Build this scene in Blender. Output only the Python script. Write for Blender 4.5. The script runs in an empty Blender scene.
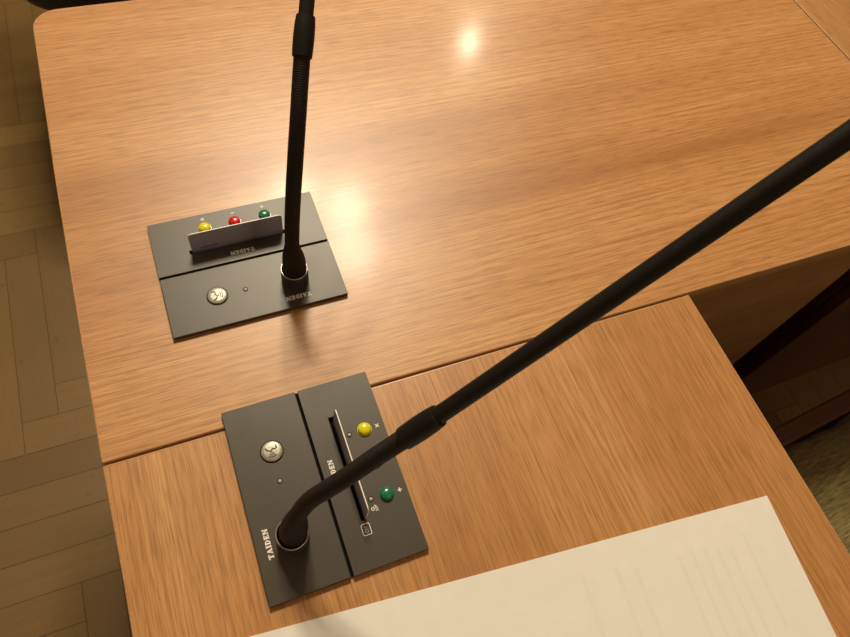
import bpy, bmesh, math, random
from mathutils import Vector, Matrix
random.seed(7)
C = bpy.context.scene.collection
TZ = 0.75                                   # height of the table tops above the floor
PI = math.pi

# ------------------------------------------------------------------ materials
def srgb(r, g, b):
    f = lambda v: (v/255/12.92) if v/255 <= .04045 else ((v/255+.055)/1.055)**2.4
    return (f(r), f(g), f(b), 1)

class NT:
    def __init__(self, name):
        self.m = bpy.data.materials.new(name); self.m.use_nodes = True
        self.n = self.m.node_tree.nodes; self.l = self.m.node_tree.links
        self.b = self.n['Principled BSDF']
    def node(self, t, **kw):
        o = self.n.new(t)
        for k, v in kw.items(): setattr(o, k, v)
        return o
    def link(self, a, b): self.l.new(a, b)
    def coords(self, scale, rot=(0, 0, 0), src='Object'):
        tc = self.node('ShaderNodeTexCoord'); mp = self.node('ShaderNodeMapping')
        mp.inputs['Scale'].default_value = scale; mp.inputs['Rotation'].default_value = rot
        self.link(tc.outputs[src], mp.inputs['Vector']); return mp.outputs['Vector']
    def noise(self, vec, scale=1, detail=3, rough=.5, dist=0):
        o = self.node('ShaderNodeTexNoise'); self.link(vec, o.inputs['Vector'])
        o.inputs['Scale'].default_value = scale; o.inputs['Detail'].default_value = detail
        o.inputs['Roughness'].default_value = rough; o.inputs['Distortion'].default_value = dist
        return o.outputs['Fac']
    def ramp(self, fac, stops):
        o = self.node('ShaderNodeValToRGB'); self.link(fac, o.inputs['Fac'])
        e = o.color_ramp.elements
        while len(e) < len(stops): e.new(.5)
        for el, (p, c) in zip(e, stops): el.position = p; el.color = c
        return o.outputs['Color']
    def math(self, op, a, b=None, clamp=False):
        o = self.node('ShaderNodeMath', operation=op); o.use_clamp = clamp
        for i, v in enumerate((a, b)):
            if v is None: continue
            if isinstance(v, (int, float)): o.inputs[i].default_value = v
            else: self.link(v, o.inputs[i])
        return o.outputs[0]
    def mix(self, fac, a, b, mode='MIX'):
        o = self.node('ShaderNodeMix', data_type='RGBA', blend_type=mode)
        for s, v in ((o.inputs[0], fac), (o.inputs[6], a), (o.inputs[7], b)):
            if isinstance(v, (int, float)): s.default_value = v
            elif isinstance(v, tuple): s.default_value = v
            else: self.link(v, s)
        return o.outputs[2]
    def bump(self, h, strength, dist):
        o = self.node('ShaderNodeBump'); self.link(h, o.inputs['Height'])
        o.inputs['Strength'].default_value = strength; o.inputs['Distance'].default_value = dist
        self.link(o.outputs['Normal'], self.b.inputs['Normal'])
    def set(self, **kw):
        for k, v in kw.items():
            k = k.replace('_', ' ')
            if isinstance(v, (int, float, tuple)): self.b.inputs[k].default_value = v
            else: self.link(v, self.b.inputs[k])
        return self.m

def plain(name, col, rough=.5, metal=0, grain=0, gscale=800, spec=.5):
    t = NT(name)
    v = t.coords((1, 1, 1)); n = t.noise(v, gscale, 2)
    c = t.mix(n, tuple(x*.88 for x in col[:3])+(1,), tuple(min(1, x*1.12) for x in col[:3])+(1,))
    t.set(Base_Color=c, Roughness=rough, Metallic=metal)
    t.b.inputs['Specular IOR Level'].default_value = spec
    if grain: t.bump(n, grain, .0002)
    return t.m

def oak(name, axis, seed, light, mid, dark, gloss=True):
    """oak laminate, grain along object x (axis 0) or y (axis 1)"""
    t = NT(name)
    rot = (0, 0, 0) if axis == 0 else (0, 0, PI/2)
    tc = t.node('ShaderNodeTexCoord')
    mp0 = t.node('ShaderNodeMapping'); mp0.inputs['Rotation'].default_value = rot
    mp0.inputs['Location'].default_value = (seed*1.7, seed*.9, 0)
    t.link(tc.outputs['Object'], mp0.inputs['Vector'])
    def sc(s):
        m = t.node('ShaderNodeMapping'); m.inputs['Scale'].default_value = s
        t.link(mp0.outputs['Vector'], m.inputs['Vector']); return m.outputs['Vector']
    # broad cathedral figure
    fig = t.noise(sc((1.1, 9, 9)), 1, 2, .5, .3)
    sep = t.node('ShaderNodeSeparateXYZ'); t.link(mp0.outputs['Vector'], sep.inputs[0])
    ph = t.math('ADD', t.math('MULTIPLY', fig, 70), t.math('MULTIPLY', sep.outputs['Y'], 900))
    ring = t.math('MULTIPLY', t.math('ADD', t.math('SINE', ph), 1), .5)
    ring = t.math('MULTIPLY', t.math('POWER', ring, 3.5), t.math('ADD', t.math('MULTIPLY', t.noise(sc((9, 120, 120)), 1, 2), 2.2), -.55, clamp=True))
    tone = t.noise(sc((.9, 14, 14)), 1, 4, .55)
    streak = t.noise(sc((4.5, 340, 340)), 1, 4, .6)
    pores = t.noise(sc((36, 760, 760)), 1, 2, .5)
    c = t.ramp(tone, [(.30, dark), (.52, mid), (.72, light)])
    c = t.mix(t.math('MULTIPLY', ring, .68), c, dark)
    s2 = t.ramp(streak, [(.38, (0, 0, 0, 1)), (.60, (1, 1, 1, 1))])
    c = t.mix(t.math('MULTIPLY', t.math('SUBTRACT', 1, s2), .40), c, dark)
    p2 = t.ramp(pores, [(.38, (1, 1, 1, 1)), (.50, (0, 0, 0, 1))])
    c = t.mix(t.math('MULTIPLY', p2, .40), c, tuple(x*.55 for x in dark[:3])+(1,))
    t.set(Base_Color=c)
    if gloss:
        r = t.math('ADD', t.math('MULTIPLY', streak, .12), .33)
        t.set(Roughness=r); t.b.inputs['Specular IOR Level'].default_value = .62
        t.b.inputs['Coat Weight'].default_value = .11
        t.b.inputs['Coat Roughness'].default_value = .13
        t.bump(t.math('ADD', pores, streak), .10, .0003)
    else:
        t.set(Roughness=.5)
    return t.m

OL, OM, OD = (.62, .345, .142, 1), (.53, .266, .096, 1), (.35, .150, .046, 1)
M = {}
M['oak_x'] = oak('oak laminate lengthwise', 0, 1.3, OL, OM, OD)
M['oak_y'] = oak('oak laminate crosswise', 1, 4.1, OL, OM, OD)
M['oak_c'] = oak('oak laminate corner', 1, 8.6, (.60, .345, .145, 1), (.50, .27, .10, 1), (.36, .17, .06, 1))
M['band'] = oak('oak edge band', 0, 6.2, (.60, .35, .17, 1), (.52, .28, .125, 1), (.42, .21, .085, 1))
M['oak_panel'] = oak('oak panel', 0, 2.2, (.50, .27, .12, 1), (.42, .215, .09, 1), (.30, .14, .055, 1), False)
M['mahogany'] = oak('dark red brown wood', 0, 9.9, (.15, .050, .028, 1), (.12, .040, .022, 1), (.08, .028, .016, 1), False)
M['plate'] = plain('dark grey anodised plate', (.054, .047, .034, 1), .40, 0, .25, 2600, .5)
M['groove'] = plain('black plastic', (.004, .004, .004, 1), .8, 0, 0, 400, .08)
M['tube'] = plain('black soft plastic', (.010, .008, .007, 1), .6, 0, 0, 400, .22)
M['rib'] = plain('black ribbed rubber', (.012, .009, .008, 1), .6, 0, 0, 400, .25)
M['collar'] = plain('dark grey metal collar', (.045, .043, .04, 1), .38, .6)
M['rim'] = plain('bright steel rim', (.50, .48, .44, 1), .32, 1)
M['foam'] = plain('black foam', (.012, .012, .012, 1), .95, 0, .6, 900)
M['white_ink'] = plain('white ink', (.90, .88, .82, 1), .6)
M['dark_ink'] = plain('dark ink', (.05, .048, .05, 1), .6)
M['yellow'] = plain('yellow plastic', (.74, .69, .014, 1), .22, 0, 0, 400, .6)
M['red'] = plain('red plastic', (.62, .022, .022, 1), .2, 0, 0, 400, .6)
M['green'] = plain('green plastic', (.012, .17, .085, 1), .2, 0, 0, 400, .6)
M['led'] = plain('grey indicator lens', (.42, .39, .33, 1), .3)
M['card'] = plain('pale grey lilac card', (.34, .33, .44, 1), .45)
M['card_edge'] = plain('white card edge', (.85, .82, .80, 1), .5)
t = NT('brushed silver button')
v = t.coords((1, 1, 1)); n = t.noise(v, 900, 3)
M['silver'] = t.set(Base_Color=t.ramp(n, [(.3, (.26, .255, .21, 1)), (.7, (.55, .54, .45, 1))]), Metallic=.55, Roughness=.42); t.bump(n, .3, .0002)
t = NT('white paper'); v = t.coords((1, 1, 1)); n = t.noise(v, 60, 3)
M['paper'] = t.set(Base_Color=t.ramp(n, [(.3, (.77, .755, .72, 1)), (.7, (.80, .785, .755, 1))]), Roughness=.8); t.bump(t.noise(v, 5, 2), .25, .004)
t = NT('faint print showing through'); v = t.coords((60, 420, 1)); n = t.noise(v, 1, 3)
M['ghost'] = t.set(Base_Color=t.ramp(n, [(.35, (.765, .752, .72, 1)), (.7, (.738, .730, .70, 1))]), Roughness=.8)
# olive corduroy
t = NT('olive corduroy'); v = t.coords((60, 420, 60)); n = t.noise(v, 1, 3, .6); n2 = t.noise(t.coords((1, 1, 1)), 14, 2)
c = t.ramp(n, [(.3, (.10, .078, .026, 1)), (.7, (.33, .26, .10, 1))])
M['olive'] = t.set(Base_Color=c, Roughness=.95); t.bump(n, .7, .002); t.b.inputs['Sheen Weight'].default_value = .25
t = NT('black leather'); v = t.coords((1, 1, 1)); n = t.noise(v, 220, 3)
M['leather'] = t.set(Base_Color=t.mix(n, (.010, .009, .010, 1), (.022, .019, .02, 1)), Roughness=.42); t.bump(n, .3, .001)
M['steel'] = plain('dark steel', (.08, .08, .08, 1), .35, 1)
# parquet: tone per board comes from a face attribute, grain from the board's own UV
t = NT('oak parquet')
uv = t.node('ShaderNodeUVMap'); uv.uv_map = 'UVMap'
def uvs(s):
    m = t.node('ShaderNodeMapping'); m.inputs['Scale'].default_value = s
    t.link(uv.outputs[0], m.inputs['Vector']); return m.outputs['Vector']
at = t.node('ShaderNodeAttribute'); at.attribute_name = 'tone'
g = t.noise(uvs((5, 90, 1)), 1, 4, .6); sp = t.noise(uvs((38, 90, 1)), 1, 2, .5); bl = t.noise(uvs((5, 9, 1)), 1, 3)
c = t.ramp(at.outputs['Fac'], [(0, (.145, .082, .024, 1)), (.55, (.182, .110, .032, 1)), (1, (.225, .138, .038, 1))])
c = t.mix(t.math('MULTIPLY', t.ramp(g, [(.35, (1, 1, 1, 1)), (.6, (0, 0, 0, 1))]), .25), c, (.13, .075, .028, 1))
c = t.mix(t.math('MULTIPLY', t.ramp(sp, [(.24, (1, 1, 1, 1)), (.36, (0, 0, 0, 1))]), .5), c, (.09, .05, .02, 1))
c = t.mix(t.math('MULTIPLY', bl, .4), c, (.17, .105, .04, 1))
M['parquet'] = t.set(Base_Color=c, Roughness=.42); t.bump(g, .15, .001)
M['joint'] = plain('dark floor joint', (.030, .017, .007, 1), .9)
M['plaster'] = plain('cream plaster', (.68, .60, .46, 1), .9)

# ------------------------------------------------------------------ mesh helpers
def obj(name, bm, mats, parent=None, smooth=False, loc=None, rot=None):
    me = bpy.data.meshes.new(name); bm.normal_update(); bm.to_mesh(me); bm.free()
    for m in (mats if isinstance(mats, (list, tuple)) else [mats]): me.materials.append(m)
    if smooth:
        for p in me.polygons: p.use_smooth = True
    o = bpy.data.objects.new(name, me); C.objects.link(o)
    if parent: o.parent = parent
    if loc: o.location = loc
    if rot is not None: o.rotation_euler = (0, 0, rot)
    return o
def thing(name, label, cat, loc=(0, 0, 0), rz=0, group=None):
    o = bpy.data.objects.new(name, None); C.objects.link(o); o.empty_display_size = .05
    o.location = loc; o.rotation_euler = (0, 0, rz); tag(o, label, cat, group); return o
def tag(o, label, cat, group=None):
    o['label'] = label; o['category'] = cat
    if group: o['group'] = group
    return o
def smooth_by_angle(o, deg=35):
    for p in o.data.polygons: p.use_smooth = True
    o.data.set_sharp_from_angle(angle=math.radians(deg))
def box(bm, x0, x1, y0, y1, z0, z1, bev=0, seg=2):
    vs = [bm.verts.new((x, y, z)) for z in (z0, z1) for x, y in ((x0, y0), (x1, y0), (x1, y1), (x0, y1))]
    fs = [bm.faces.new([vs[i] for i in q]) for q in ((3, 2, 1, 0), (4, 5, 6, 7), (0, 1, 5, 4), (1, 2, 6, 5), (2, 3, 7, 6), (3, 0, 4, 7))]
    if bev:
        es = list({e for f in fs for e in f.edges})
        bmesh.ops.bevel(bm, geom=es, offset=bev, segments=seg, affect='EDGES', profile=.5)
def prism(bm, pts, z0, z1, mat=0):
    a = [bm.verts.new((x, y, z0)) for x, y in pts]; b = [bm.verts.new((x, y, z1)) for x, y in pts]
    n = len(pts); fs = []
    fs.append(bm.faces.new(b)); fs.append(bm.faces.new(a[::-1]))
    for i in range(n): fs.append(bm.faces.new((a[i], a[(i+1) % n], b[(i+1) % n], b[i])))
    for f in fs: f.material_index = mat
    return fs
def lathe(bm, prof, n=40, cx=0, cy=0):
    rings = []
    for r, z in prof:
        if r < 1e-7: rings.append([bm.verts.new((cx, cy, z))])
        else: rings.append([bm.verts.new((cx+r*math.cos(2*PI*i/n), cy+r*math.sin(2*PI*i/n), z)) for i in range(n)])
    for a, b in zip(rings, rings[1:]):
        for i in range(n):
            j = (i+1) % n
            if len(a) == 1 and len(b) == 1: continue
            if len(a) == 1: bm.faces.new((a[0], b[j], b[i]))
            elif len(b) == 1: bm.faces.new((a[i], a[j], b[0]))
            else: bm.faces.new((a[i], a[j], b[j], b[i]))
def stroke(bm, pts, w, z0, z1, closed=False):
    """flat line of width w following pts"""
    n = len(pts); L = []; Rr = []
    for i in range(n):
        p = Vector(pts[i])
        a = Vector(pts[(i-1) % n]) if (closed or i > 0) else p
        b = Vector(pts[(i+1) % n]) if (closed or i < n-1) else p
        d = (b-a).normalized(); k = Vector((-d.y, d.x))*w/2
        L.append(p+k); Rr.append(p-k)
    rng = range(n) if closed else range(n-1)
    for i in rng:
        j = (i+1) % n
        prism(bm, [Rr[i], Rr[j], L[j], L[i]], z0, z1)
def rounded(x0, x1, y0, y1, rads, n=8):
    """outline counter-clockwise from (x0,y0); rads = bl, br, tr, tl"""
    out = []
    for (cx, cy, sx, sy, a0), r in zip(((x0, y0, 1, 1, PI), (x1, y0, -1, 1, 1.5*PI), (x1, y1, -1, -1, 0), (x0, y1, 1, -1, .5*PI)), rads):
        if r <= 0: out.append((cx, cy)); continue
        for i in range(n+1):
            a = a0+PI/2*i/n
            out.append((cx+sx*r+r*math.cos(a), cy+sy*r+r*math.sin(a)))
    return out
def inset(pts, d):
    n = len(pts); out = []
    for i in range(n):
        p0, p1, p2 = Vector(pts[i-1]), Vector(pts[i]), Vector(pts[(i+1) % n])
        d1 = (p1-p0).normalized(); d2 = (p2-p1).normalized()
        n1 = Vector((-d1.y, d1.x)); n2 = Vector((-d2.y, d2.x)); b = (n1+n2)
        b = b.normalized(); out.append(tuple(p1+b*d/max(.3, b.dot(n1))))
    return out
def spline(P, per=24):
    P = [Vector(p) for p in P]; out = []
    for i in range(len(P)-1):
        p0 = P[i-1] if i else P[0]*2-P[1]; p1, p2 = P[i], P[i+1]
        p3 = P[i+2] if i+2 < len(P) else P[-1]*2-P[-2]
        # centripetal-ish tangents
        l01, l12, l23 = (p1-p0).length, (p2-p1).length, (p3-p2).length
        t1 = ((p1-p0)/l01*l12+(p2-p1)/l12*l01)/(l01+l12)*l12 if l01+l12 else p2-p1
        t2 = ((p2-p1)/l12*l23+(p3-p2)/l23*l12)/(l12+l23)*l12
        for k in range(per):
            s = k/per
            out.append(p1*(2*s**3-3*s*s+1)+t1*(s**3-2*s*s+s)+p2*(-2*s**3+3*s*s)+t2*(s**3-s*s))
    out.append(P[-1]); return out
class Path:
    def __init__(self, P):
        self.p = spline(P); self.s = [0]
        for a, b in zip(self.p, self.p[1:]): self.s.append(self.s[-1]+(b-a).length)
        self.len = self.s[-1]
    def at(self, s):
        s = max(0, min(self.len, s)); i = 0
        lo, hi = 0, len(self.s)-1
        while hi-lo > 1:
            m = (lo+hi)//2
            if self.s[m] <= s: lo = m
            else: hi = m
        k = (s-self.s[lo])/max(1e-9, self.s[hi]-self.s[lo])
        return self.p[lo].lerp(self.p[hi], k)
    def tan(self, s): return (self.at(s+.002)-self.at(s-.002)).normalized()
    def nearest(self, q):
        q = Vector(q); return min(range(len(self.p)), key=lambda i: (self.p[i]-q).length)
def sweep(bm, path, prof, n=20):
    """prof: list of (arc length, radius)"""
    rings = []
    for s, r in prof:
        c = path.at(s); tg = path.tan(s); u = tg.cross(Vector((0, 1, .02))).normalized(); w = tg.cross(u).normalized()
        rings.append([bm.verts.new(c+u*r*math.cos(2*PI*i/n)+w*r*math.sin(2*PI*i/n)) for i in range(n)])
    for a, b in zip(rings, rings[1:]):
        for i in range(n): bm.faces.new((a[i], a[(i+1) % n], b[(i+1) % n], b[i]))
    bm.faces.new(rings[0][::-1]); bm.faces.new(rings[-1])
    bmesh.ops.recalc_face_normals(bm, faces=bm.faces[:])

# ------------------------------------------------------------------ camera (solved from the two identical plates)
RM = Matrix(((0.9296, 0.2508, -0.2701), (-0.3479, 0.8390, -0.4184), (0.1217, 0.4829, 0.8672)))
CP = Vector((0.1156, -0.2037, 0.5225))
FPX = 671.5
cd = bpy.data.cameras.new('camera'); cam = bpy.data.objects.new('camera', cd); C.objects.link(cam)
cam.matrix_world = Matrix.Translation(CP+Vector((0, 0, TZ))) @ RM.to_4x4()
cd.sensor_width = 36; cd.lens = FPX/850*36; cd.clip_start = .02
cd.dof.use_dof = True; cd.dof.focus_distance = .55; cd.dof.aperture_fstop = 26
bpy.context.scene.camera = cam
def ray(px, py, d):                         # world point (table frame) at depth d along a viewing ray
    return CP+RM @ Vector(((px-425)/FPX, -(py-318.5)/FPX, -1))*d

# ------------------------------------------------------------------ floor
def build_floor():
    w, n = .0635, 6
    ox, oy = -.294, .4175                   # a vertical board starts here
    bm = bmesh.new(); uvl = bm.loops.layers.uv.new('UVMap'); tl = bm.faces.layers.float.new('tone')
    gap = .0004
    def board(x0, x1, y0, y1, vert):
        vs = [bm.verts.new(p) for p in ((x0+gap, y0+gap, 0), (x1-gap, y0+gap, 0), (x1-gap, y1-gap, 0), (x0+gap, y1-gap, 0))]
        f = bm.faces.new(vs); f[tl] = random.random()
        u0, v0 = random.uniform(0, 50), random.uniform(0, 50)
        for lp in f.loops:
            x, y = lp.vert.co.x-x0, lp.vert.co.y-y0
            lp[uvl].uv = (u0+y, v0+x) if vert else (u0+x, v0+y)
    X0, X1, Y0, Y1 = -2.2, 3.4, -2.2, 3.6
    i0, i1 = int((X0-ox)/w)-1, int((X1-ox)/w)+1; j0, j1 = int((Y0-oy)/w)-1, int((Y1-oy)/w)+1
    for i in range(i0, i1+1):
        for j in range(j0, j1+1):
            k = (i-j) % (2*n)
            # cell (0,0) is the foot of an upright board, the cell under it the left end of a level board
            if k == 0: board(ox+i*w, ox+(i+1)*w, oy+j*w, oy+(j+n)*w, True)
            elif k == 1: board(ox+i*w, ox+(i+n)*w, oy+j*w, oy+(j+1)*w, False)
    f = obj('floor', bm, [M['parquet'], M['joint']])
    bm = bmesh.new()
    box(bm, X0-.45, X1+.45, Y0-.45, Y1+.45, -.05, -.0012)
    b = obj('floor_base', bm, M['joint'], f)
    f['kind'] = 'structure'; f['label'] = 'herringbone oak parquet floor'
    return f
build_floor()
def shell(name, *b):
    bm = bmesh.new(); box(bm, *b); o = obj(name, bm, M['plaster']); o['kind'] = 'structure'
RX0, RX1, RY0, RY1, RZ = -2.6, 3.8, -2.6, 4.0, 3.0
shell('wall_left', RX0-.1, RX0, RY0, RY1, 0, RZ); shell('wall_right', RX1, RX1+.1, RY0, RY1, 0, RZ)
shell('wall_back', RX0-.1, RX1+.1, RY1, RY1+.1, 0, RZ); shell('wall_front', RX0-.1, RX1+.1, RY0-.1, RY0, 0, RZ)
shell('ceiling', RX0-.1, RX1+.1, RY0-.1, RY1+.1, RZ, RZ+.1)

# ------------------------------------------------------------------ tables
def table_top(root, outline, face, thick=.022, bw=.0016):
    inn = inset(outline, bw)
    bm = bmesh.new(); prism(bm, inn, TZ-thick+.0004, TZ); obj('tabletop', bm, face, root)
    # edge band with a rounded upper and lower arris
    bm = bmesh.new(); n = len(outline)
    prof = [(bw, 0.0)]+[(.0010*(1-math.sin(a)), -.0010*(1-math.cos(a))) for a in (0, PI/6, PI/3, PI/2)]
    prof += [(0, -thick+.0012), (.0012, -thick), (bw, -thick)]
    rings = [[bm.verts.new((x, y, TZ+dz)) for x, y in inset(outline, d)] for d, dz in prof]
    for a, b in zip(rings, rings[1:]+rings[:1]):
        for i in range(n): bm.faces.new((a[i], b[i], b[(i+1) % n], a[(i+1) % n]))
    bmesh.ops.recalc_face_normals(bm, faces=bm.faces[:])
    o = obj('edge_band', bm, M['band'], root); smooth_by_angle(o, 50)
def panel(root, name, mat, *b):
    bm = bmesh.new(); box(bm, *b, bev=.0012, seg=1); return obj(name, bm, mat, root)
T1 = thing('conference_table', 'long oak table with rounded corner, carrying the upright microphone', 'table', (0, 0, 0), 0, 'oak conference tables')
table_top(T1, [(-.0017, .0014)]+[(.9470, .0014), (.9335, .5265)]+[(-.0022+.027+.027*math.cos(a), .5285-.027+.027*math.sin(a)) for a in [PI/2+PI/2*i/10 for i in range(11)]]+[(-.0036, .30), (-.0030, .10), (-.0022, .004)], M['oak_x'])
panel(T1, 'modesty_panel', M['oak_panel'], .06, .890, .026, .044, .0, TZ-.0225)
panel(T1, 'side_panel', M['oak_panel'], .045, .063, .046, .47, 0, TZ-.0225)
panel(T1, 'side_panel', M['mahogany'], .905, .923, .046, .47, 0, TZ-.0225)
T2 = thing('conference_table', 'oak table holding the large white sheet, grain running towards the viewer', 'table', (0, 0, 0), 0, 'oak conference tables')
table_top(T2, [(.0046, -.90), (.5352, -.90), (.5352, -.0014), (.5342, -.0006), (-.0010, -.0006), (-.0018, -.0014), (-.0002, -.09)], M['oak_y'])
panel(T2, 'side_panel', M['oak_panel'], .05, .068, -.84, -.06, 0, TZ-.0225)
panel(T2, 'side_panel', M['oak_panel'], .36, .378, -.84, -.06, 0, TZ-.0225)
panel(T2, 'back_panel', M['oak_panel'], .069, .359, -.075, -.058, 0, TZ-.0225)
T3 = thing('conference_table', 'oak table butted against the far right end of the long table', 'table', (.9480, 0, 0), math.radians(1.55), 'oak conference tables')
table_top(T3, rounded(.0016, .62, -.012, .95, (.003, .02, .02, .003), 4), M['oak_c'])
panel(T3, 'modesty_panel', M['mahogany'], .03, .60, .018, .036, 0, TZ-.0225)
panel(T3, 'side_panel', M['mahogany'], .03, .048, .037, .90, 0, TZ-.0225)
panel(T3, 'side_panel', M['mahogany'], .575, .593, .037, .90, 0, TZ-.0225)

# ------------------------------------------------------------------ lettering
def letter(ch):
    """bold serif capitals as polygons in a unit-high box; returns (width, polygons)"""
    s, t_, sf = .24, .10, .10
    R = lambda x0, x1, y0, y1: [(x0, y0), (x1, y0), (x1, y1), (x0, y1)]
    if ch == 'T': return .80, [R(.28, .52, 0, 1), R(.16, .64, 0, sf), R(0, .80, 1-.15, 1), R(0, .09, .68, 1), R(.71, .80, .68, 1)]
    if ch == 'I': return .44, [R(.10, .34, 0, 1), R(0, .44, 0, sf), R(0, .44, 1-sf, 1)]
    if ch == 'A': return .90, [[(.06, 0), (.18, 0), (.50, 1), (.38, 1)], [(.58, 0), (.86, 0), (.54, 1), (.34, 1)], R(.20, .66, .27, .38), R(-.02, .30, 0, sf), R(.50, .92, 0, sf)]
    if ch == 'N': return .92, [R(.08, .20, 0, 1), R(.72, .84, 0, 1), [(.08, 1), (.30, 1), (.84, 0), (.66, 0)], R(-.02, .32, 0, sf), R(-.02, .26, 1-sf, 1), R(.58, .94, 1-sf, 1)]
    if ch == 'E': return .74, [R(.08, .32, 0, 1), R(0, .70, 0, .13), R(0, .68, .87, 1), R(.30, .52, .44, .56), R(.60, .70, 0, .30), R(.59, .68, .70, 1), R(.46, .54, .35, .65)]
    if ch == 'D':
        P = [R(.08, .32, 0, 1), R(0, .36, 0, sf), R(0, .36, 1-sf, 1)]
        for i in range(8):
            a, b = -PI/2+PI*i/8, -PI/2+PI*(i+1)/8
            P.append([(.34+.46*math.cos(a), .5+.5*math.sin(a)), (.34+.46*math.cos(b), .5+.5*math.sin(b)), (.34+.24*math.cos(b), .5+.40*math.sin(b)), (.34+.24*math.cos(a), .5+.40*math.sin(a))])
        return .84, P
def word(txt, x_right_end, y_base, length, h, z, flip=True):
    """lettering laid on a plate so that it reads from the opposite side (rotated half a turn)"""
    W = sum(letter(c)[0]+.13 for c in txt)-.13; k = length/W
    bm = bmesh.new(); x = 0
    for c in txt:
        w, P = letter(c)
        for poly in P:
            q = [(x_right_end-(x+px)*k, y_base-py*h) for px, py in poly]
            prism(bm, q, z, z+.00012); stroke(bm, q, .00028, z, z+.00011, closed=True)
        x += w+.13
    bmesh.ops.recalc_face_normals(bm, faces=bm.faces[:])
    return bm

# ------------------------------------------------------------------ delegate units
PW, PH, PT = .1518, .1202, .0044
SU, SV = (-.0460, .0405), (.0186, .0230)    # card slot
MU, MV = .0355, -.0322                      # microphone socket
def make_unit(label):
    r = thing('delegate_unit', label, 'voting unit', (0, 0, TZ), 0, 'flush voting units with TAIDEN lettering')
    g0, g1 = -.0006, .0018
    # lower plate with the speak button and socket
    bm = bmesh.new(); box(bm, -PW/2, PW/2, -PH/2, g0, 0, PT, bev=.0004, seg=1); obj('microphone_plate', bm, M['plate'], r)
    # card plate: ring around a real slot
    bm = bmesh.new()
    xs, ys = (-PW/2, SU[0], SU[1], PW/2), (g1, SV[0], SV[1], PH/2)
    top = [[bm.verts.new((x, y, PT)) for x in xs] for y in ys]; bot = [[bm.verts.new((x, y, 0)) for x in xs] for y in ys]
    for i in range(3):
        for j in range(3):
            if i == 1 and j == 1: continue
            bm.faces.new((top[j][i], top[j][i+1], top[j+1][i+1], top[j+1][i])); bm.faces.new((bot[j][i], bot[j+1][i], bot[j+1][i+1], bot[j][i+1]))
    def wall(a, b): bm.faces.new((bot[a[1]][a[0]], bot[b[1]][b[0]], top[b[1]][b[0]], top[a[1]][a[0]]))
    for i in range(3): wall((i, 0), (i+1, 0)); wall((i+1, 3), (i, 3)); wall((3, i), (3, i+1)); wall((0, i+1), (0, i))
    wall((2, 1), (1, 1)); wall((1, 2), (2, 2)); wall((2, 2), (2, 1)); wall((1, 1), (1, 2))
    obj('card_plate', bm, M['plate'], r)
    bm = bmesh.new(); box(bm, -PW/2+.0006, PW/2-.0006, g0+.00005, g1-.00005, .0001, PT-.0026); obj('groove', bm, M['groove'], r)
    bm = bmesh.new(); box(bm, SU[0]+.0001, SU[1]-.0001, SV[0]+.0001, SV[1]-.0001, .00005, .0003); obj('card_slot', bm, M['groove'], r)
    # speak button
    bm = bmesh.new(); bx, by = -.0328, -.0303
    lathe(bm, [(.0091, PT), (.0091, PT+.0003), (.0086, PT+.0003), (.0086, PT+.0001)], 40, bx, by); obj('button_surround', bm, M['groove'], r)
    bm = bmesh.new(); lathe(bm, [(.0083, PT), (.0083, PT+.0011), (.0078, PT+.0015), (.005, PT+.0018), (0, PT+.0019)], 40, bx, by)
    sb = obj('speak_button', bm, M['silver'], r, True)
    bm = bmesh.new(); z0, z1 = PT+.0017, PT+.00205
    face = [(-.0040, .0037), (-.0019, .0042), (-.0010, .0024), (-.0018, .0012), (.0000, -.0008), (-.0012, -.0034), (-.0036, -.0044)]
    stroke(bm, [(bx+x, by+y) for x, y in face], .0011, z0, z1)
    for k, rr in enumerate((.0020, .0036, .0052)):
        stroke(bm, [(bx-.0005+rr*math.cos(a), by-.0002+rr*math.sin(a)) for a in [math.radians(-38+76*i/6) for i in range(7)]], .00075, z0, z1)
    obj('speech_symbol', bm, M['dark_ink'], sb)
    def led(x, y):
        bm = bmesh.new(); lathe(bm, [(.0021, PT), (.0021, PT+.00025), (.0016, PT+.00025), (.0016, PT+.0001)], 20, x, y); a = obj('indicator', bm, M['groove'], r)
        bm = bmesh.new(); lathe(bm, [(.00155, PT), (.0014, PT+.0003), (0, PT+.0006)], 20, x, y); obj('lens', bm, M['led'], a, True)
    led(-.0085, -.0305)
    for x in (-.027, 0, .027): led(x, .0308)
    # voting buttons
    for x, col, lab in ((-.0276, 'yellow', 'yellow button'), (-.0004, 'red', 'red button'), (.0274, 'green', 'green button')):
        bm = bmesh.new(); lathe(bm, [(.0058, PT), (.0058, PT+.0003)], 36, x, .0436); lathe(bm, [(.0058, PT+.0003), (.0054, PT+.00032)], 36, x, .0436)
        lathe(bm, [(.0054, PT), (.0054, PT+.0012), (.0051, PT+.0022), (.0042, PT+.0032), (.0024, PT+.0039), (0, PT+.0041)], 36, x, .0436)
        b = obj('vote_button', bm, M[col], r, True); b['label'] = lab
    zs = (PT, PT+.00012)
    for x, pts in ((-.0276, 'x'), (-.0004, '-'), (.0274, '+')):
        bm = bmesh.new(); d = .00165; y = .0541
        if pts == 'x': d *= .8; stroke(bm, [(x-d, y-d), (x+d, y+d)], .0008, *zs); stroke(bm, [(x-d, y+d), (x+d, y-d)], .0008, *zs)
        else: stroke(bm, [(x-d, y), (x+d, y)], .0008, *zs)
        if pts == '+': stroke(bm, [(x, y-d), (x, y+d)], .0008, *zs)
        obj({'x': 'cross_mark', '-': 'minus_mark', '+': 'plus_mark'}[pts], bm, M['white_ink'], r)
    # key symbol and card symbol beside the slot
    bm = bmesh.new(); kx, ky = .0345, .0318
    ring = lambda cx, cy, a, b: [(cx+a*math.cos(2*PI*i/12), cy+b*math.sin(2*PI*i/12)) for i in range(12)]
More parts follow.
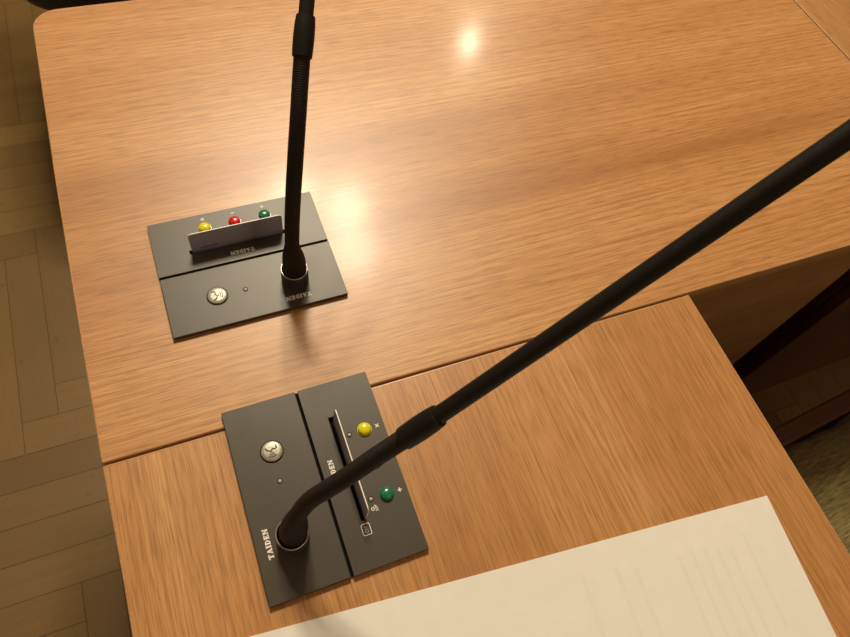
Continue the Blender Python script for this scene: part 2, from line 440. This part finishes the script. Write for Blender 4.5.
    stroke(bm, ring(kx+.0002, ky-.0020, .0012, .0010), .0005, *zs, closed=True)
    stroke(bm, [(kx-.0008, ky-.0009), (kx-.0022, ky+.0001), (kx-.0016, ky+.0010), (kx+.0002, ky+.0003)], .0005, *zs)
    stroke(bm, [(kx+.0002, ky+.0003), (kx+.0022, ky+.0002), (kx+.0022, ky+.0018), (kx-.0006, ky+.0014)], .0005, *zs)
    obj('key_symbol', bm, M['white_ink'], r)
    bm = bmesh.new(); cx, cy = .0474, .0204
    stroke(bm, rounded(cx-.0042, cx+.0042, cy-.0032, cy+.0032, (.0011,)*4, 3), .00045, *zs, closed=True)
    a = obj('card_symbol', bm, M['white_ink'], r)
    bm = bmesh.new(); stroke(bm, ring(cx+.0012, cy, .0013, .0011), .0006, *zs, closed=True); stroke(bm, [(cx-.0024, cy-.0012), (cx-.0010, cy), (cx-.0022, cy+.0010)], .0006, *zs); obj('chip_mark', bm, M['led'], a)
    obj('brand_lettering', word('TAIDEN', .0449, -.0486, .0222, .0038, PT), M['white_ink'], r)
    obj('brand_lettering', word('TAIDEN', .0096, .0117, .0216, .0038, PT), M['white_ink'], r)
    # socket collar
    bm = bmesh.new(); H = .0215
    prof = [(.0119, PT), (.0119, .0050), (.0116, .0053), (.0119, .0056)]
    for k in range(8): z = .0062+k*.0017; prof += [(.0119, z), (.0116, z+.0003), (.0119, z+.0006)]
    prof += [(.0119, H-.0004)]
    lathe(bm, prof, 48, MU, MV); col = obj('microphone_socket', bm, M['collar'], r); smooth_by_angle(col, 30)
    bm = bmesh.new(); lathe(bm, [(.0119, H-.0004), (.0117, H+.0001), (.0112, H+.0002), (.0107, H), (.0107, H-.0005)], 48, MU, MV); obj('rim', bm, M['rim'], col, True)
    bm = bmesh.new(); lathe(bm, [(.0107, H-.0004), (.0105, H-.003), (.0105, .0050), (0, .0050)], 48, MU, MV); obj('socket_bore', bm, M['groove'], col, True)
    return r
def copy_tree(o, parent=None):
    c = o.copy(); C.objects.link(c); c.parent = parent
    for ch in list(o.children): copy_tree(ch, c)
    return c
U1 = make_unit('dark grey voting unit holding the upright microphone, its three coloured buttons showing')
FU, FT = (.1430, .1498), .0085
NU, NTH = (.1505, -.0631), -1.567
U2 = copy_tree(U1)
U2['label'] = 'dark grey voting unit holding the bent microphone, next to the white sheet'
U1.location = (*FU, TZ); U1.rotation_euler = (0, 0, FT)
U2.location = (*NU, TZ); U2.rotation_euler = (0, 0, NTH)
def unit_pt(pos, th, u, v): return Vector((pos[0]+u*math.cos(th)-v*math.sin(th), pos[1]+u*math.sin(th)+v*math.cos(th), 0))

# ------------------------------------------------------------------ access cards standing in the slots
def make_card(label, pos, th, lean, du):
    p = unit_pt(pos, th, -.0022+du, .0222)
    r = thing('access_card', label, 'card', (p.x, p.y, TZ+.0005), th, 'cards in the voting units')
    r.rotation_euler = (lean, 0, th)
    hw, h = .0414, .0280
    o2 = rounded(-hw, hw, 0, h, (0, 0, .0033, .0033), 6)
    bm = bmesh.new(); th_ = .00042
    fs = prism(bm, o2, -th_, th_)
    for f in fs[2:]: f.material_index = 1
    bmesh.ops.rotate(bm, verts=bm.verts[:], cent=(0, 0, 0), matrix=Matrix.Rotation(PI/2, 3, 'X'))
    obj('card_body', bm, [M['card'], M['card_edge']], r)
    bm = bmesh.new()
    rnd = random.Random(3)
    x = -.033
    while x < -.018:
        w = rnd.uniform(.0007, .0015); b = .0056; hh = rnd.uniform(.0011, .0020)
        box(bm, x, x+w, -.00052, -.00041, b, b+hh); x += w+.0004
    obj('printed_mark', bm, M['dark_ink'], r)
    return r
make_card('grey lilac card standing in the slot in front of the three coloured buttons', FU, FT, math.radians(0), .0)
make_card('pale card seen edge-on in the slot beneath the bent microphone', NU, NTH, math.radians(-3), .0006)

# ------------------------------------------------------------------ gooseneck microphones
def microphone(label, base, pts, i_fer, direction_end):
    """pts: centre line in table frame; i_fer: index where the joint sleeve starts"""
    P = [Vector((base.x, base.y, .0055)), Vector((base.x, base.y, .012))]+pts
    d = (P[-1]-P[-2]).normalized()
    P += [P[-1]+d*direction_end]
    r = thing('gooseneck_microphone', label, 'microphone', (base.x, base.y, TZ), 0, 'gooseneck microphones')
    off = Vector((base.x, base.y, 0)); path = Path([p-off for p in P])
    sf = path.s[path.nearest(P[2+i_fer]-off)]
    se = path.len-.055
    bm = bmesh.new(); sweep(bm, path, [(0, .0096), (.002, .0100), (.020, .0101), (.028, .0099), (.035, .0092), (.041, .0082), (.047, .0070), (.051, .0063), (.053, .0060)], 28); o = obj('plug', bm, M['tube'], r); smooth_by_angle(o, 40)
    bm = bmesh.new(); prof = []; s = .050; p = .00165
    while s < sf+.002:
        prof += [(s, .0057), (s+p*.25, .00605), (s+p*.75, .00605)]; s += p
    sweep(bm, path, prof, 20); o = obj('flexible_neck', bm, M['rib'], r); smooth_by_angle(o, 60)
    L = .0285
    bm = bmesh.new(); sweep(bm, path, [(sf, .0060), (sf+.0002, .0071), (sf+.004, .0073), (sf+.014, .00755), (sf+.022, .0073), (sf+L-.0015, .0068), (sf+L-.0004, .0067), (sf+L, .0052)], 28); o = obj('joint_sleeve', bm, M['tube'], r); smooth_by_angle(o, 40)
    bm = bmesh.new(); sweep(bm, path, [(sf+L-.003, .0053), (se-.02, .0053), (se+.003, .0053)], 28); o = obj('stem', bm, M['tube'], r); smooth_by_angle(o, 40)
    bm = bmesh.new(); sweep(bm, path, [(se, .006), (se+.001, .0072), (se+.010, .0074), (se+.011, .0066)], 28); o = obj('light_ring', bm, M['collar'], r); smooth_by_angle(o, 40)
    bm = bmesh.new(); sweep(bm, path, [(se+.011, .0066), (se+.012, .0085), (se+.03, .0092), (se+.045, .0088), (se+.051, .0070), (se+.055, .003)], 28); o = obj('capsule', bm, M['foam'], r); smooth_by_angle(o, 60)
    return r
fb = unit_pt(FU, FT, MU, MV)
far_pts = [Vector((fb.x+.0004, fb.y+.0002, .030))]+[ray(*q) for q in ((292.3, 250, .561), (292.0, 231, .5405), (293.2, 195, .512), (295.3, 160, .494), (298, 118.6, .482), (302, 57.5, .474), (305.6, 18, .471), (307.2, 0, .470))]
microphone('upright black gooseneck microphone rising from the unit on the long table', fb, far_pts, 6, .17)
nb = unit_pt(NU, NTH, MU, MV)
near_pts = [ray(*q) for q in ((294.2, 527, .468), (298.8, 513.4, .451), (311.6, 499, .436), (327.5, 489, .425), (348, 476, .414), (372, 459.5, .404), (404, 438.5, .393), (441.5, 413.5, .379))]
dd = ray(850, 134.5, .270)
near_pts += [near_pts[-1].lerp(dd, .35), near_pts[-1].lerp(dd, .7), dd]
microphone('black gooseneck microphone bent low across the picture, above both table tops', nb, near_pts, 6, .09)

# ------------------------------------------------------------------ white sheet
pa = math.atan2(-.152+.1925, .0728-.4941); pu = Vector((math.cos(pa), math.sin(pa)))       # towards the left along the top edge
ps = thing('paper_sheet', 'large blank white paper sheet lying at the front of the table', 'paper', (.4945, -.1925, TZ), pa-PI)
W_, H_ = .47, .33
bm = bmesh.new()
nx, ny = 40, 28
def pz(x, y): return .0008+.0009*max(0, math.sin(x*9+1)*math.sin(y*7+.5))*min(1, min(-x, W_+x, -y, H_+y)*40)
vt = [[bm.verts.new((-W_*i/nx, -H_*j/ny, pz(-W_*i/nx, -H_*j/ny))) for i in range(nx+1)] for j in range(ny+1)]
vb = [[bm.verts.new((-W_*i/nx, -H_*j/ny, pz(-W_*i/nx, -H_*j/ny)-.0006)) for i in range(nx+1)] for j in range(ny+1)]
for j in range(ny):
    for i in range(nx):
        bm.faces.new((vt[j][i], vt[j+1][i], vt[j+1][i+1], vt[j][i+1])); bm.faces.new((vb[j][i], vb[j][i+1], vb[j+1][i+1], vb[j+1][i]))
for i in range(nx):
    bm.faces.new((vt[0][i], vt[0][i+1], vb[0][i+1], vb[0][i])); bm.faces.new((vt[ny][i+1], vt[ny][i], vb[ny][i], vb[ny][i+1]))
for j in range(ny):
    bm.faces.new((vt[j+1][0], vt[j][0], vb[j][0], vb[j+1][0])); bm.faces.new((vt[j][nx], vt[j+1][nx], vb[j+1][nx], vb[j][nx]))
o = obj('sheet', bm, M['paper'], ps, True); o.data.set_sharp_from_angle(angle=math.radians(50))
def ghost(x, y0, y1, w):
    bm = bmesh.new(); n = 14
    L = [(bm.verts.new((x-w/2, y0+(y1-y0)*i/n, pz(x-w/2, y0+(y1-y0)*i/n)+.0001)), bm.verts.new((x+w/2, y0+(y1-y0)*i/n, pz(x+w/2, y0+(y1-y0)*i/n)+.0001))) for i in range(n+1)]
    for a, b in zip(L, L[1:]): bm.faces.new((a[0], b[0], b[1], a[1]))
    obj('faint_print', bm, M['ghost'], ps, True)
for x, y0, y1, w in ((-.036, -.022, -.095, .003), (-.052, -.03, -.12, .003), (-.063, -.028, -.12, .003), (-.074, -.026, -.12, .0035), (-.085, -.024, -.12, .003), (-.097, -.025, -.12, .003), (-.135, -.025, -.12, .0035), (-.15, -.02, -.11, .003), (-.178, -.02, -.08, .003)):
    ghost(x, y0, y1, w)

# ------------------------------------------------------------------ chairs
def cushion(bm, x0, x1, y0, y1, z0, z1, r):
    box(bm, x0, x1, y0, y1, z0, z1, bev=r, seg=5)
# wooden chair in the gap, turned a little
wc = thing('wooden_chair', 'dark red wooden chair with olive corduroy seat, right of the table edge', 'chair', (.80, -.335, 0), math.radians(5.5))
SZ = TZ-.30
bm = bmesh.new()
# seat pad with a soft, slightly wavy rim
nx, ny = 44, 44
def seat_z(a, b):
    e = min(1-abs(a), 1-abs(b)); return SZ-.02+.034*(1-math.exp(-e*9))
def seat_xy(a, b):
    wob = .0025*math.sin(a*9+1)+.0012*math.sin(a*23)
    rr = 1-.06*(abs(a)*abs(b))**6
    return .215*a*rr, (.195+wob*(abs(b)**4))*b*rr
g = [[None]*(nx+1) for _ in range(ny+1)]
for j in range(ny+1):
    for i in range(nx+1):
        a, b = 2*i/nx-1, 2*j/ny-1; x, y = seat_xy(a, b); g[j][i] = bm.verts.new((x, y, seat_z(a, b)))
for j in range(ny):
    for i in range(nx): bm.faces.new((g[j][i], g[j][i+1], g[j+1][i+1], g[j+1][i]))
rim = [g[0][i] for i in range(nx)]+[g[j][nx] for j in range(ny)]+[g[ny][i] for i in range(nx, 0, -1)]+[g[j][0] for j in range(ny, 0, -1)]
lo = [bm.verts.new((v.co.x*.99, v.co.y*.99, SZ-.034)) for v in rim]
for i in range(len(rim)): k = (i+1) % len(rim); bm.faces.new((rim[k], rim[i], lo[i], lo[k]))
bm.faces.new(lo)
bmesh.ops.recalc_face_normals(bm, faces=bm.faces[:])
obj('seat_pad', bm, M['olive'], wc, True)
bm = bmesh.new()
box(bm, -.225, .225, .199, .226, SZ-.075, SZ-.006, .003); box(bm, -.225, .225, -.226, -.203, SZ-.075, SZ-.008, .004)
box(bm, -.226, -.206, -.203, .203, SZ-.075, SZ-.012, .004); box(bm, .206, .226, -.203, .203, SZ-.075, SZ-.012, .004)
box(bm, -.206, .206, -.203, .203, SZ-.048, SZ-.0345)
obj('seat_frame', bm, M['mahogany'], wc)
for sx in (-1, 1):
    for sy in (-1, 1):
        bm = bmesh.new(); x, y = sx*.203, sy*.203; top = SZ-.03 if sx < 0 else SZ-.03
        prism(bm, [(x-.017, y-.017), (x+.017, y-.017), (x+.017, y+.017), (x-.017, y+.017)], 0, SZ-.076)
        for v in bm.verts:
            if v.co.z < .01: v.co.x = x+(v.co.x-x)*.7; v.co.y = y+(v.co.y-y)*.7
        obj('leg', bm, M['mahogany'], wc)
for sy in (-1, 1):
    bm = bmesh.new(); prism(bm, [(.19, sy*.205-.015), (.222, sy*.205-.015), (.222, sy*.205+.015), (.19, sy*.205+.015)], SZ-.007, SZ+.44)
    for v in bm.verts:
        if v.co.z > SZ+.1: v.co.x += .08
    obj('back_post', bm, M['mahogany'], wc)
bm = bmesh.new(); box(bm, .253, .283, -.19, .19, SZ+.20, SZ+.42, .012, 3)
bmesh.ops.rotate(bm, verts=bm.verts[:], cent=(.268, 0, SZ+.31), matrix=Matrix.Rotation(math.radians(10), 3, 'Y')); obj('backrest', bm, M['olive'], wc, True)
# black chair beyond the long table
bc = thing('black_chair', 'black leather chair behind the rounded corner of the long table', 'chair', (.168, 1.150, 0), 0)
BZ = TZ-.25
bm = bmesh.new()
prism(bm, rounded(-.255, .255, -.225, .225, (.085, .085, .08, .08), 8), BZ-.055, BZ)
es = [e for e in bm.edges if all(abs(v.co.z-BZ) < 1e-5 for v in e.verts) or all(abs(v.co.z-BZ+.055) < 1e-5 for v in e.verts)]
bmesh.ops.bevel(bm, geom=es, offset=.026, segments=5, affect='EDGES', profile=.5)
o = obj('seat', bm, M['leather'], bc, True)
bm = bmesh.new()
prism(bm, rounded(-.23, .23, -.26, .26, (.08, .08, .12, .12), 8), -.035, .035)
es = [e for e in bm.edges if abs(e.verts[0].co.z-e.verts[1].co.z) < 1e-6]
bmesh.ops.bevel(bm, geom=es, offset=.025, segments=4, affect='EDGES', profile=.5)
bmesh.ops.rotate(bm, verts=bm.verts[:], cent=(0, 0, 0), matrix=Matrix.Rotation(PI/2-.18, 3, 'X'))
bmesh.ops.translate(bm, verts=bm.verts[:], vec=(0, .30, BZ+.31)); obj('backrest', bm, M['leather'], bc, True)
bm = bmesh.new(); box(bm, -.03, .03, .226, .25, BZ-.06, BZ+.16, .006); box(bm, -.03, .03, -.05, .25, BZ-.072, BZ-.056, .004); obj('back_bracket', bm, M['steel'], bc)
bm = bmesh.new(); lathe(bm, [(0, .09), (.03, .09), (.03, .24), (.02, .245), (.02, BZ-.072), (0, BZ-.072)], 24); obj('gas_column', bm, M['steel'], bc, True)
for k in range(5):
    a = 2*PI*k/5+.3
    bm = bmesh.new(); box(bm, .025, .30, -.02, .02, .068, .098, .008)
    bmesh.ops.rotate(bm, verts=bm.verts[:], cent=(0, 0, 0), matrix=Matrix.Rotation(a, 3, 'Z')); lg = obj('leg', bm, M['steel'], bc)
    bm = bmesh.new(); cx, cy = .28*math.cos(a), .28*math.sin(a)
    lathe(bm, [(0, -.02), (.024, -.02), (.029, -.014), (.029, .014), (.024, .02), (0, .02)], 24)
    bmesh.ops.rotate(bm, verts=bm.verts[:], cent=(0, 0, 0), matrix=Matrix.Rotation(a, 3, 'Z') @ Matrix.Rotation(PI/2, 3, 'X'))
    bmesh.ops.translate(bm, verts=bm.verts[:], vec=(cx, cy, .031)); obj('caster', bm, M['groove'], lg, True)

# ------------------------------------------------------------------ light
def lamp(name, loc, power, radius, col, aim=None):
    l = bpy.data.lights.new(name, 'AREA'); l.shape = 'DISK'; l.size = radius*2; l.energy = power; l.color = col
    o = bpy.data.objects.new(name, l); C.objects.link(o); o.location = (loc[0], loc[1], loc[2]+TZ)
    d = (Vector(aim or (.3, .15, 0))-Vector(loc)); o.rotation_euler = d.to_track_quat('-Z', 'Y').to_euler()
    return o
WARM = (1, .835, .60)
def mirrored(px, py, h):
    # where a ceiling lamp hangs whose reflection the table top shows at (px, py)
    d = ray(px, py, 1)-CP; p = CP+d*(-CP.z/d.z); k = h/-d.z
    return (p.x+d.x*k, p.y+d.y*k, h)
lamp('ceiling_or_fill_lamp', mirrored(469, 43, 2.15), 24, .045, WARM)
cx, cy, cz = mirrored(311, 231, 2.18)
for k in range(5):                          # a five-armed fitting
    a = 2*PI*k/5+.4
    lamp('chandelier_lamp', (cx+.24*math.cos(a), cy+.24*math.sin(a), cz), 26, .10, WARM)
lamp('ceiling_or_fill_lamp', (-1.3, 1.2, 2.18), 6, .25, WARM)  # weak fill added on the left, not a known fitting
lamp('ceiling_or_fill_lamp', (.9, -1.5, 2.18), 12, .25, WARM)  # front fill added behind the camera, outside what the table tops mirror
w = bpy.data.worlds.new('room'); bpy.context.scene.world = w; w.use_nodes = True
bg = w.node_tree.nodes['Background']; bg.inputs[0].default_value = (1, .78, .50, 1); bg.inputs[1].default_value = .2
vs = bpy.context.scene.view_settings
bpy.context.scene.display_settings.display_device = 'sRGB'
vs.view_transform = 'Standard'; vs.look = 'None'; vs.exposure = -0.83; vs.gamma = 1; vs.use_curve_mapping = False
